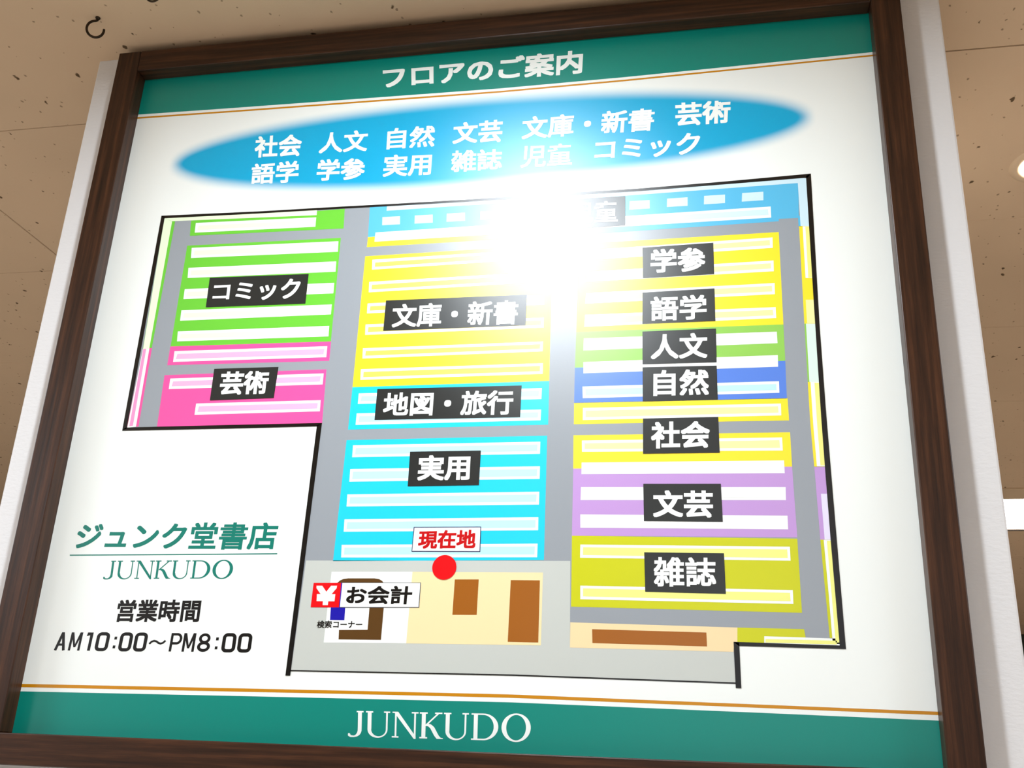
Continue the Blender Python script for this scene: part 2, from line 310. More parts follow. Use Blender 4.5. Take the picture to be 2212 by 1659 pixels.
('colour_block','map',2,'purple',[166.4,410.4,455.4,409.3,457.0,315.3,166.7,317.5]),
('shelf_outline','map',3,'white',[177.8,418.8,445.6,417.9,445.6,400.5,177.8,402.3]),
('shelf_bar','map',4,'offwhite',[181.7,414.8,441.9,414.1,442.2,404.3,181.5,406.2]),
('shelf_outline','map',3,'white',[177.6,384.1,445.8,381.6,445.4,364.2,177.4,366.1]),
('shelf_bar','map',4,'offwhite',[181.5,380.2,442.1,377.9,442.1,367.9,181.1,369.9]),
('shelf_outline','map',3,'white',[177.4,346.4,446.3,343.6,446.2,325.7,177.8,328.4]),
('shelf_bar','map',4,'offwhite',[181.3,342.6,442.7,339.9,443.0,329.3,181.5,332.1]),
('colour_block','map',2,'olive',[166.7,317.5,456.9,313.6,457.6,220.0,167.6,223.9]),
('shelf_outline','map',3,'white',[178.2,305.6,447.2,303.2,447.1,285.2,178.2,288.0]),
('shelf_bar','map',4,'paleolive',[182.0,301.9,443.6,299.6,443.8,288.7,181.9,291.6]),
('shelf_outline','map',3,'white',[179.2,251.3,447.9,248.1,447.8,230.8,179.6,233.6]),
('shelf_bar','map',4,'paleolive',[182.9,247.7,444.3,244.6,444.6,234.2,183.1,237.3]),
('display_area','map',3,'cream2',[167.2,203.8,378.3,200.7,377.6,182.1,373.5,182.0,372.6,170.9,167.4,172.0]),
('table_block','map',4,'orange',[195.6,195.6,339.9,193.9,340.3,176.8,196.2,178.2]),
('colour_block','map',3,'olive',[378.3,200.7,458.9,200.1,460.3,189.4,490.0,188.3,489.6,181.8,377.6,182.1]),
('wall_shelf','map',4,'white',[410.5,190.6,500.5,189.3,499.9,180.3,410.1,181.8]),
('wall_shelf','map',5,'paleolive',[412.0,187.2,497.1,186.8,496.8,182.2,411.8,183.0]),
('wall_shelf_margin','map',3,'sky',[482.9,783.0,482.8,765.7,487.0,765.4,487.1,782.8]),
('wall_shelf','map',4,'paleblue',[485.6,845.0,485.6,805.1,485.6,765.9,497.5,765.1,497.7,804.2,498.0,844.0]),
('wall_shelf_margin','map',3,'yellow',[483.5,766.1,482.9,688.3,482.3,613.4,496.6,612.8,496.9,687.6,497.5,765.2]),
('wall_shelf','map',4,'white',[488.4,765.3,488.1,723.7,487.8,683.0,496.9,682.5,497.2,723.2,497.5,764.7]),
('wall_shelf','map',5,'paleyellow3',[492.1,764.5,491.8,723.4,491.6,683.2,496.9,682.9,497.2,723.1,497.5,764.1]),
('wall_shelf','map',4,'paleyellow',[486.1,649.6,485.9,613.7,496.6,613.2,496.7,649.1]),
('wall_shelf_margin','map',3,'lime',[482.3,613.4,482.1,569.9,481.9,527.3,486.2,527.1,486.4,569.7,486.6,613.2]),
('wall_shelf','map',4,'mint',[484.5,613.3,484.3,569.8,484.1,527.2,496.3,526.8,496.4,569.3,496.6,612.8]),
('wall_shelf_margin','map',3,'yellow',[481.9,527.3,481.9,467.2,483.4,408.9,496.7,408.7,496.3,466.9,496.3,526.8]),
('wall_shelf','map',4,'white',[485.5,527.1,485.5,467.3,486.7,409.2,496.7,409.1,496.3,467.1,496.3,526.8]),
('wall_shelf','map',5,'paleyellow3',[490.5,525.9,490.5,467.3,491.3,410.4,496.7,410.3,496.3,467.1,496.3,525.7]),
('wall_shelf_margin','map',3,'purple',[483.4,408.5,484.3,359.8,485.1,312.3,497.7,312.3,497.2,359.7,496.7,408.3]),
('wall_shelf','map',4,'lavender',[489.5,372.4,490.0,342.1,490.4,312.2,497.7,312.3,497.4,342.0,497.1,372.3]),
('wall_shelf_margin','map',3,'olive',[485.1,312.3,487.0,250.1,488.8,190.0,499.8,190.2,498.8,250.2,497.7,312.3]),
('wall_shelf','map',4,'white',[489.2,311.9,490.9,246.2,492.0,182.8,499.9,183.0,498.8,246.3,497.7,311.9]),
('wall_shelf','map',5,'paleolive',[493.0,310.9,494.4,246.6,495.5,184.5,499.9,184.6,498.8,246.6,497.7,310.9]),
('outline','map',6,'black',[-525.2,851.1,-352.6,847.5,-211.2,846.6,-124.8,845.5,-15.0,844.7,122.7,845.0,253.6,844.6,378.2,847.2,504.6,851.2,500.1,844.9,378.1,842.5,253.6,840.2,122.8,840.7,-14.7,840.6,-124.5,841.7,-210.8,842.8,-352.1,843.6,-519.9,846.0]),
('outline','map',6,'black',[-525.2,851.1,-518.6,848.1,-516.5,482.4,-523.7,478.9]),
('outline','map',6,'black',[-519.2,483.9,-361.1,484.4,-204.2,484.3,-210.4,479.2,-360.2,478.7,-523.7,478.9]),
('outline','map',6,'black',[-211.7,480.6,-204.2,484.3,-208.3,127.7,-215.2,127.6]),
('outline','map',6,'black',[-209.8,135.1,93.3,136.8,374.4,134.2,374.4,132.8,93.4,135.3,-209.6,133.6]),
('outline','map',6,'black',[504.6,851.4,502.2,614.7,502.9,477.4,507.0,176.7,499.9,181.1,497.7,312.8,496.7,408.2,496.2,477.5,496.6,646.3,497.6,847.8]),
('outline','map',6,'black',[373.0,183.1,500.4,181.1,506.8,176.9,379.0,178.2]),
('outline','map',6,'black',[373.0,183.1,379.8,182.1,380.5,127.4,373.8,127.5]),
('name_plate','plate:コミック',7,'plate',[-420.3,731.7,-254.0,729.5,-253.4,678.8,-418.9,680.3]),
('name_plate','plate:芸術',7,'plate',[-388.1,575.4,-283.6,575.0,-284.6,525.2,-387.3,524.1]),
('name_plate','plate:文庫・新書',7,'plate',[-124.2,677.7,92.1,676.9,92.1,627.6,-124.1,627.6]),
('name_plate','plate:地図・旅行',7,'plate',[-124.5,534.7,90.0,534.0,89.7,486.3,-124.4,487.0]),
('name_plate','plate:実用',7,'plate',[-67.0,438.2,35.8,438.2,35.8,388.2,-66.4,387.6]),
('name_plate','plate:現在地',7,'darkblue',[-53.0,329.6,42.1,329.9,42.8,295.3,-53.4,295.3]),
('plate_face','plate:現在地',8,'white',[-51.8,328.5,41.1,328.8,41.7,296.2,-52.4,296.3]),
('name_plate','plate:児童',7,'plate',[135.3,833.0,235.6,833.2,235.8,783.4,136.2,781.9]),
('name_plate','plate:学参',7,'plate',[261.1,744.5,362.7,746.4,362.6,695.9,261.6,694.8]),
('name_plate','plate:語学',7,'plate',[261.0,671.7,362.5,673.2,362.4,622.5,260.6,622.6]),
('name_plate','plate:人文',7,'plate',[260.7,610.6,362.8,610.9,362.4,560.0,260.8,560.5]),
('name_plate','plate:自然',7,'plate',[260.8,556.0,362.3,555.1,362.5,505.4,261.0,505.4]),
('name_plate','plate:社会',7,'plate',[261.3,480.3,362.3,480.3,363.0,429.7,261.2,429.9]),
('name_plate','plate:文芸',7,'plate',[261.4,387.9,363.2,386.9,364.3,335.7,262.2,336.9]),
('name_plate','plate:雑誌',7,'plate',[262.4,295.4,364.5,294.4,365.3,242.4,263.6,244.1]),
('logo_rule','logo',1,'teal2',[-571.3,289.6,-434.0,290.8,-248.6,292.7,-248.6,291.1,-433.7,289.2,-570.9,288.0]),
]
TEXTS = [
('map','¥',7,'white',0.045,[-185.6,247.9,-154.8,248.2,-155.3,221.4,-183.7,221.4]),
('map','お会計',8,'black',0.03,[-140.7,247.7,-47.4,249.1,-48.1,224.0,-140.3,223.4]),
('map','検索コーナー',6,'black',0.02,[-178.3,200.7,-114.6,201.7,-113.6,191.5,-178.6,190.8]),
('plate:コミック','コミック',9,'white',0.026,[-411.0,721.7,-265.6,722.9,-264.2,686.5,-409.9,690.7]),
('plate:芸術','芸術',9,'white',0.035,[-375.1,570.3,-296.7,569.4,-295.9,531.1,-374.0,532.0]),
('plate:文庫・新書','文庫・新書',9,'white',0.027,[-112.8,670.8,80.4,668.9,79.7,629.4,-111.4,632.1]),
('plate:地図・旅行','地図・旅行',9,'white',0.03,[-113.1,528.6,79.2,527.4,78.8,490.1,-112.9,492.3]),
('plate:実用','実用',9,'white',0.035,[-54.0,432.4,21.7,432.5,22.1,395.4,-53.4,395.4]),
('plate:現在地','現在地',9,'red2',0.035,[-44.7,324.6,35.9,325.7,35.7,299.5,-45.2,299.3]),
('plate:児童','児童',9,'white',0.02,[151.5,828.0,225.1,825.8,224.8,789.2,152.0,791.3]),
('plate:学参','学参',9,'white',0.035,[272.6,740.9,351.2,740.2,350.6,701.2,272.4,701.9]),
('plate:語学','語学',9,'white',0.03,[272.3,664.4,351.5,664.4,350.6,625.6,272.1,626.0]),
('plate:人文','人文',9,'white',0.03,[272.7,605.9,351.4,605.2,350.2,566.7,272.2,567.2]),
('plate:自然','自然',9,'white',0.03,[275.9,551.2,351.8,550.4,350.9,512.2,275.4,512.5]),
('plate:社会','社会',9,'white',0.035,[272.1,475.2,351.3,474.9,350.3,436.5,271.9,436.8]),
('plate:文芸','文芸',9,'white',0.035,[274.0,378.8,352.8,378.1,352.1,340.9,274.1,341.2]),
('plate:雑誌','雑誌',9,'white',0.026,[274.3,289.4,354.2,288.9,353.7,250.9,274.4,250.7]),
('header','フロアのご案内',2,'white',0.034,[-169.2,1109.8,167.7,1109.1,166.2,1062.7,-164.0,1065.4]),
('oval','社会',3,'white',0.03,[-379.9,992.3,-295.9,990.1,-294.1,946.9,-375.9,950.1]),
('oval','人文',3,'white',0.025,[-265.6,989.2,-181.5,988.3,-180.9,946.9,-263.6,949.1]),
('oval','自然',3,'white',0.025,[-149.3,987.3,-68.8,987.1,-68.2,946.2,-148.0,947.1]),
('oval','文芸',3,'white',0.03,[-39.3,987.7,41.8,988.1,41.6,945.0,-38.8,947.5]),
('oval','文庫・新書',3,'white',0.028,[72.9,988.8,281.1,987.2,278.0,945.5,72.8,946.8]),
('oval','芸術',3,'white',0.033,[311.3,992.6,395.7,990.4,392.7,948.2,311.5,949.5]),
('oval','語学',3,'white',0.027,[-377.9,938.9,-295.1,939.3,-292.5,897.0,-375.6,899.8]),
('oval','学参',3,'white',0.03,[-263.1,937.9,-181.5,934.7,-180.2,894.2,-262.0,897.0]),
('oval','実用',3,'white',0.027,[-150.5,936.8,-70.4,934.2,-70.2,893.7,-149.9,895.9]),
('oval','雑誌',3,'white',0.025,[-39.0,935.9,43.3,932.9,44.0,894.4,-38.0,896.0]),
('oval','児童',3,'white',0.02,[74.5,936.4,154.2,933.8,153.9,893.9,73.0,894.8]),
('oval','コミック',3,'white',0.028,[189.1,935.6,348.8,936.4,346.1,896.9,187.7,899.5]),
('logo','ジュンク堂書店',1,'teal2',0.025,[-565.0,337.2,-251.6,336.8,-252.3,297.5,-566.5,297.0]),
('hours','営業時間',1,'black',0.03,[-479.5,225.3,-352.4,227.2,-351.9,196.2,-480.1,194.2]),
]
BOX = dict(hours=[(-565.3, 179.1), (-270.0, 182.3), (-270.2, 156.4), (-566.6, 152.9)], small=[(-511.9, 281.6), (-312.0, 283.3), (-311.9, 256.1), (-510.5, 253.8)], big=[(-122.3, 86.6), (120.0, 89.5), (120.2, 55.1), (-119.6, 53.3)])

# ---------------------------------------------------------------- the room
X0, X1, Y0, Y1 = -6.0, 7.0, -6.5, 7.1
structure(obj('floor', box(X0, X1, Y0, Y1, -0.1, 0), FLOORM))
structure(obj('wall_left', box(X0 - .1, X0, Y0 - .1, Y1 + .1, 0, CEIL + .06), ROOMW))
structure(obj('wall_right', box(X1, X1 + .1, Y0 - .1, Y1 + .1, 0, CEIL + .06), ROOMW))
structure(obj('wall_back', box(X0, X1, Y1, Y1 + .1, 0, CEIL + .06), ROOMW))
structure(obj('wall_front', box(X0, X1, Y0 - .1, Y0, 0, CEIL + .06), ROOMW))
# white papered pillar that carries the sign
COLX0, COLX1, COLY = -0.711, 0.711, 0.007
structure(obj('wall_centre', box(COLX0, COLX1, COLY, COLY + 0.62, 0, CEIL + 0.004, bevel=0.003), PAPER))

# ceiling: mineral boards butted together with fine recessed joints, 1.82 x 0.584 m
ceil = structure(obj('ceiling', box(X0, X1, Y0, Y1, CEIL + 0.05, CEIL + 0.08), BACKM))
TW, TD, G = 1.82, 0.584, 0.0011
def tile_mesh(w_, d_):
    bm = bmesh.new(); bx(bm, -w_ / 2, w_ / 2, -d_ / 2, d_ / 2, 0, 0.016)
    es = [e for e in bm.edges if all(v.co.z < 0.001 for v in e.verts)]
    bmesh.ops.bevel(bm, geom=es, offset=0.0012, segments=1, affect='EDGES')
    d = bpy.data.meshes.new('ceiling_tile'); bm.to_mesh(d); bm.free(); d.materials.append(CEILM); return d
TILE = tile_mesh(TW - 2 * G, TD - 2 * G)
ys = [0.182 + TD * k for k in range(-12, 12)]
LIGHT_ROW = 5           # the row between 3.102 and 3.686 m holds the light panel
def cut_tile(x0, x1, y0, y1, holes=()):
    bm = bmesh.new(); bx(bm, x0, x1, y0, y1, 0, 0.016)
    d = bpy.data.meshes.new('ceiling_tile'); bm.to_mesh(d); bm.free(); d.materials.append(CEILM); return d
def hole_tile(xc, yc, hx, hy, r):
    """board with a round opening for a downlight, built about its own centre"""
    bm = bmesh.new(); n = 40; hw, hd = TW / 2 - G, TD / 2 - G
    rings = []
    for z in (0, 0.016):
        inn = []; out = []
        for i in range(n):
            a = 2 * math.pi * i / n; c, s = math.cos(a), math.sin(a)
            px, py = hx - xc, hy - yc
            inn.append(bm.verts.new((px + r * c, py + r * s, z)))
            t = min(((hw - px) / c if c > 0 else (-hw - px) / c) if abs(c) > 1e-6 else 1e9, ((hd - py) / s if s > 0 else (-hd - py) / s) if abs(s) > 1e-6 else 1e9)
            out.append(bm.verts.new((px + t * c, py + t * s, z)))
        rings.append((inn, out))
    for i in range(n):
        j = (i + 1) % n
        (a, b), (c, d) = rings
        bm.faces.new((a[i], a[j], b[j], b[i])); bm.faces.new((c[i], d[i], d[j], c[j])); bm.faces.new((a[i], c[i], c[j], a[j])); bm.faces.new((b[i], b[j], d[j], d[i]))
    # square the corners that the fan cuts off
    for sx in (-1, 1):
        for sy in (-1, 1):
            px, py = hx - xc, hy - yc
            ang = math.atan2(sy * hd - py, sx * hw - px) % (2 * math.pi)
            i = int(ang / (2 * math.pi / n)) % n; j = (i + 1) % n
            for k in (0, 1):
                o = rings[k][1]; v = bm.verts.new((sx * hw, sy * hd, 0 if k == 0 else 0.016))
                bm.faces.new((o[i], o[j], v) if k == 0 else (o[j], o[i], v))
    bmesh.ops.recalc_face_normals(bm, faces=bm.faces)
    d = bpy.data.meshes.new('ceiling_tile'); bm.to_mesh(d); bm.free(); d.materials.append(CEILM); return d
DOWN = [(0.0, -0.69), (1.013, 0.555)]
DR = 0.062
LX0, LX1 = 0.886, 4.624  # the light panel takes the place of the boards here
for r_, y in enumerate(ys):
    k = r_ - 12
    for n_ in range(-4, 5):
        x = -1.245 + TW * n_
        a, b_, c, d = x + G, x + TW - G, y + G, y + TD - G
        spans = [(a, b_)]
        if k == LIGHT_ROW: spans = [s for s in ((a, min(b_, LX0)), (max(a, LX1), b_)) if s[1] - s[0] > 0.02]
        for a, b_ in spans:
            ca, cb, cc, cd = max(a, X0), min(b_, X1), max(c, Y0), min(d, Y1)
            if cb - ca < 0.02 or cd - cc < 0.02: continue
            hole = [q for q in DOWN if a < q[0] < b_ and c < q[1] < d]
            mx, my = x + TW / 2, y + TD / 2
            if hole: obj('ceiling_tile', hole_tile(mx, my, hole[0][0], hole[0][1], DR), CEILM, ceil, (mx, my, CEIL))
            elif (ca, cb, cc, cd) == (x + G, x + TW - G, c, d): obj('ceiling_tile', TILE, CEILM, ceil, (mx, my, CEIL))
            else: obj('ceiling_tile', cut_tile(ca, cb, cc, cd), CEILM, ceil, (0, 0, CEIL))

# ---------------------------------------------------------------- ceiling lamps
def ring_lathe(prof, n=48):
    bm = bmesh.new(); R = []
    for r, z in prof:
        R.append([bm.verts.new((r * math.cos(2 * math.pi * i / n), r * math.sin(2 * math.pi * i / n), z)) for i in range(n)])
    for a, b in zip(R, R[1:]):
        for i in range(n):
            j = (i + 1) % n; bm.faces.new((a[i], a[j], b[j], b[i]))
    for f in bm.faces: f.smooth = True
    bmesh.ops.recalc_face_normals(bm, faces=bm.faces)
    return bm
def downlight(x, y, label, glow, recess):
    t = thing('ceiling_downlight', label, 'ceiling light', (x, y, CEIL))
    obj('trim_ring', ring_lathe([(0.0495, 0.0), (0.052, -0.0020), (0.058, -0.0030), (0.068, -0.0024), (0.070, 0.0)]), TRIM, t)
    obj('reflector', ring_lathe([(0.0495, -0.0005), (0.0485, recess * .5), (0.0474, recess)]), TRIM, t)
    bm = bmesh.new(); bmesh.ops.create_circle(bm, cap_ends=True, radius=0.0475, segments=48, matrix=Matrix.Translation((0, 0, recess)))
    bmesh.ops.reverse_faces(bm, faces=bm.faces)
    d = obj('lamp_face', bm, glow, t); d['label'] = 'glowing lamp face'
    return t
downlight(DOWN[0][0], DOWN[0][1], 'round recessed downlight in the ceiling in front of the sign, its glare reflected in it', LAMPM, -0.0015)
downlight(DOWN[1][0], DOWN[1][1], 'round glowing downlight in the ceiling right of the pillar, cut by the picture edge', LAMP2, 0.014)
# long luminous panel set in a board row behind and right of the pillar
lp = thing('ceiling_light_panel', 'long bright light panel set in the ceiling behind, right of the pillar', 'ceiling light', (0, 0, CEIL))
xa, xb, ya, yb = 0.89, 4.6, 3.104, 3.684
obj('diffuser', box(xa + .004, xb, ya + .012, yb - .010, 0.0, 0.010), PANM, lp)
bm = bmesh.new()
bx(bm, xa, xb + .02, yb - .010, yb + .006, -0.006, 0.012, bevel=0.001); bx(bm, xa, xa + .004, ya, yb, -0.003, 0.012); bx(bm, xb, xb + .02, ya, yb, -0.003, 0.012)
obj('edge_strip', bm, BACKM, lp)
obj('near_trim', box(xa, xb + .02, ya - 0.145, ya + .012, -0.006, 0.0, bevel=0.001), TRIM, lp)
# small dark joint in front of that trim
# dark green fascia at the far end
fb = obj('fascia_board', box(1.4, 5.0, Y1 - 0.035, Y1, 2.12, CEIL - .004, bevel=0.004), GREEN)
fb['label'] = 'dark green fascia board high on the far wall right of the pillar'; fb['category'] = 'board'

# ---------------------------------------------------------------- hooks
def tube(path, r, n=10):
    bm = bmesh.new(); P = [Vector(p) for p in path]; R = []
    for i, p in enumerate(P):
        t = (P[min(i + 1, len(P) - 1)] - P[max(i - 1, 0)]).normalized()
        u = t.cross(Vector((0.3, 1, 0.05))).normalized(); v = t.cross(u)
        R.append([bm.verts.new(p + (u * math.cos(2 * math.pi * k / n) + v * math.sin(2 * math.pi * k / n)) * r) for k in range(n)])
    for a, b in zip(R, R[1:]):
        for k in range(n): bm.faces.new((a[k], a[(k + 1) % n], b[(k + 1) % n], b[k]))
    bm.faces.new(R[0][::-1]); bm.faces.new(R[-1])
    for f in bm.faces: f.smooth = True
    bmesh.ops.recalc_face_normals(bm, faces=bm.faces)
    return bm
def hook(x, y, label, rz=0.0, s=1.0):
    t = thing('ceiling_hook', label, 'hook', (x, y, CEIL), group=None)
    t.rotation_euler = (0, 0, rz)
    path = [(0.0, 0, -0.001), (0.0, 0, -0.006 * s), (-0.003 * s, 0, -0.0085 * s)]
    cz = -0.0265 * s; R = 0.0150 * s
    for k in range(25):
        a = math.radians(112 + k * (372 - 112) / 24.0)
        path.append((R * math.cos(a) , 0, cz + R * 1.22 * math.sin(a)))
    obj('shank', tube(path, 0.0023 * s), METAL, t)
    obj('collar', ring_lathe([(0.0005, -0.0035), (0.003 * s, -0.0035), (0.0045 * s, -0.0015), (0.0045 * s, 0.0)], 20), METAL, t)
    return t
hook(-0.648, -0.100, 'small dark screw hook in the ceiling above the sign\'s left corner', 0.55, 0.9)
hook(-0.508, -0.160, 'dark screw hook in the ceiling mostly cut off by the top picture edge', 0.15, 0.78)

# ---------------------------------------------------------------- the sign
sign = thing('floor_guide_sign', 'large framed floor guide sign with coloured shop map hanging on white pillar', 'sign', (0, 0, SZ))
H0, H1, FX, FI = 0.0, 1.1695, 0.648, 0.606
ZI0, ZI1 = 0.041, 1.1285
YF, YB = -0.027, COLY
obj('backing_board', box(-FI - .004, FI + .004, 0.0, YB - .0005, ZI0 - .004, ZI1 + .004), PR['white'], sign)
def rail(x0, x1, z0, z1, m): return obj('frame_rail', box(x0, x1, YF, YB, z0, z1, bevel=0.0016), m, sign)
rail(-FX, FX, 0.0, ZI0, WOOD_H)
rail(-FX, -FI, ZI0, H1, WOOD_V)
rail(FI, FX, ZI0, H1, WOOD_V)
rail(-FI, FI, ZI1, H1, WOOD_H)

def yl(layer): return -layer * 0.0001
def flat_mesh(polys, layer):
    bm = bmesh.new()
    for p in polys:
        vs = [bm.verts.new((a / 1000, yl(layer), b / 1000)) for a, b in p]
        if len(vs) > 2: bm.faces.new(vs)
    for f in bm.faces:
        f.normal_update()
        if f.normal.y > 0: f.normal_flip()
    if any(len(f.verts) > 4 for f in bm.faces): bmesh.ops.triangulate(bm, faces=[f for f in bm.faces if len(f.verts) > 4])
    return bm
def pairs(l): return [(l[i], l[i + 1]) for i in range(0, len(l), 2)]

# parents of the printed pieces
par = {'sign': sign}
SHEETX, SHEETZ0, SHEETZ1 = 606, 41, 1129
par['header'] = None; par['logo'] = None
fmap = None
for name, p, layer, col, pts in PRINT:
    if name == 'aisle_floor':
        fmap = obj('floor_map', flat_mesh([pairs(pts)], layer), PR[col], sign); fmap['label'] = 'coloured floor plan of the shop with shelves and sections'
        par['map'] = fmap
for name, p, layer, col, pts in PRINT:
    if name == 'aisle_floor': continue
    if p.startswith('plate:'):
        if name == 'name_plate':
            o = obj('name_plate', flat_mesh([pairs(pts)], layer), PR[col], sign); par[p] = o
            o['label'] = ('white plate with red lettering ' if col == 'darkblue' else 'black plate with white lettering ') + p[6:]
        else: obj(name, flat_mesh([pairs(pts)], layer), PR[col], par[p])
        continue
    if p == 'logo': continue
    o = obj(name, flat_mesh([pairs(pts)], layer), PR[col], par[p])
    if name == 'header_band': par['header'] = o; o['label'] = 'teal band along the top with white lettering'
    if name == 'footer_band': par['footer'] = o; o['label'] = 'teal band along the bottom with white serif lettering'
# oval
bm = bmesh.new(); vs = []
for i in range(64):
    a = 2 * math.pi * i / 64; vs.append(bm.verts.new((OC[0] + (OA + 0.02) * math.cos(a), yl(0.5), OC[2] + (OB + 0.02) * math.sin(a))))
f = bm.faces.new(vs); f.normal_update()
if f.normal.y > 0: f.normal_flip()
ov = obj('soft_oval', bm, PR['oval'], sign); ov['label'] = 'blue oval with soft edges listing the book sections'; par['oval'] = ov

_font_cache = {}
def glyphs(s, wt):
    """outline mesh of a string, normalised to its ink box; returns verts (u, v from the top) and faces"""
    c = bpy.data.curves.new('lettering', 'FONT'); c.body = s; c.resolution_u = 3
    o = bpy.data.objects.new('lettering', c); C.objects.link(o)
    bpy.context.view_layer.update()
    dg = bpy.context.evaluated_depsgraph_get()
    me = bpy.data.meshes.new_from_object(o.evaluated_get(dg))
    C.objects.unlink(o); bpy.data.objects.remove(o); bpy.data.curves.remove(c)
    vx = [v.co.x for v in me.vertices]; vy = [v.co.y for v in me.vertices]
    x0, x1, y0, y1 = min(vx), max(vx), min(vy), max(vy)
    # a heavy face: the same outline laid down again, nudged all round by wt
    x0 -= wt; x1 += wt; y0 -= wt; y1 += wt; V = []; F = []; L = []
    for k in range(8):
        dx_, dy_ = wt * round(math.cos(k * math.pi / 4)) * .92, wt * round(math.sin(k * math.pi / 4)) * .92; b0 = len(V)
        V += [((v.co.x + dx_ - x0) / (x1 - x0), (y1 - v.co.y - dy_) / (y1 - y0)) for v in me.vertices]
        F += [tuple(i + b0 for i in p.vertices) for p in me.polygons]; L += [k] * len(me.vertices)
    bpy.data.meshes.remove(me)
    return [(u, v, k) for (u, v), k in zip(V, L)], F
def quad_map(V, F, q, layer, name, m, parent):
    (ax, az), (bx_, bz), (cx, cz), (dx, dz) = [(a / 1000, b / 1000) for a, b in q]
    P = []
    for u, v, k in V:      # k: tiny lift so that overlapping strokes never share a plane
        P.append(((ax * (1 - u) + bx_ * u) * (1 - v) + (dx * (1 - u) + cx * u) * v, yl(layer) - k * 0.000008, (az * (1 - u) + bz * u) * (1 - v) + (dz * (1 - u) + cz * u) * v))
    me = bpy.data.meshes.new(name); me.from_pydata(P, [], F); me.update()
    bm = bmesh.new(); bm.from_mesh(me)
    for f in bm.faces:
        f.normal_update()
        if f.normal.y > 0: f.normal_flip()
    bm.to_mesh(me); bm.free()
    return obj(name, me, m, parent)

def stroke(V, F, pts, w, closed=False, cap=0.0):
    """a pen stroke of width w along pts, appended to V, F"""
    n = len(pts); b = len(V)
    P = [Vector(p) for p in pts]
    for i, p in enumerate(P):
        if closed: t0 = (p - P[i - 1]); t1 = (P[(i + 1) % n] - p)
        else: t0 = (p - P[i - 1]) if i else (P[1] - p); t1 = (P[i + 1] - p) if i < n - 1 else t0
        t0 = t0.normalized(); t1 = t1.normalized(); t = (t0 + t1).normalized()
        nn = Vector((-t.y, t.x)); k = 1 / max(0.4, nn.dot(Vector((-t0.y, t0.x))))
        ww = w[i] if isinstance(w, (list, tuple)) else w
        V += [tuple(p + nn * ww / 2 * k), tuple(p - nn * ww / 2 * k)]
    for i in range(n if closed else n - 1):
        j = (i + 1) % n; F.append((b + 2 * i, b + 2 * j, b + 2 * j + 1, b + 2 * i + 1))
def rect(V, F, x0, x1, y0, y1):
    b = len(V); V += [(x0, y0), (x1, y0), (x1, y1), (x0, y1)]; F.append((b, b + 1, b + 2, b + 3))
def poly(V, F, pts):
    b = len(V); V += [tuple(p) for p in pts]; F.append(tuple(range(b, b + len(pts))))
def arc(cx, cy, rx, ry, a0, a1, n=16):
    return [(cx + rx * math.cos(math.radians(a0 + (a1 - a0) * i / n)), cy + ry * math.sin(math.radians(a0 + (a1 - a0) * i / n))) for i in range(n + 1)]
def band(V, F, A, B_):
    b = len(V); V += [tuple(p) for p in A] + [tuple(p) for p in B_]; n = len(A)
    for i in range(n - 1): F.append((b + i, b + i + 1, b + n + i + 1, b + n + i))
def norm(V, F, x0, x1, y0, y1):
    # one lift per connected stroke
    lift = [0] * len(V); par_ = list(range(len(V)))
    def root(i):
        while par_[i] != i: i = par_[i]
        return i
    for f in F:
        for i in f[1:]: par_[root(i)] = root(f[0])
    ids = {}
    for i in range(len(V)): lift[i] = ids.setdefault(root(i), len(ids)) % 11
    return [((x - x0) / (x1 - x0), (y1 - y) / (y1 - y0), k) for (x, y), k in zip(V, lift)], F
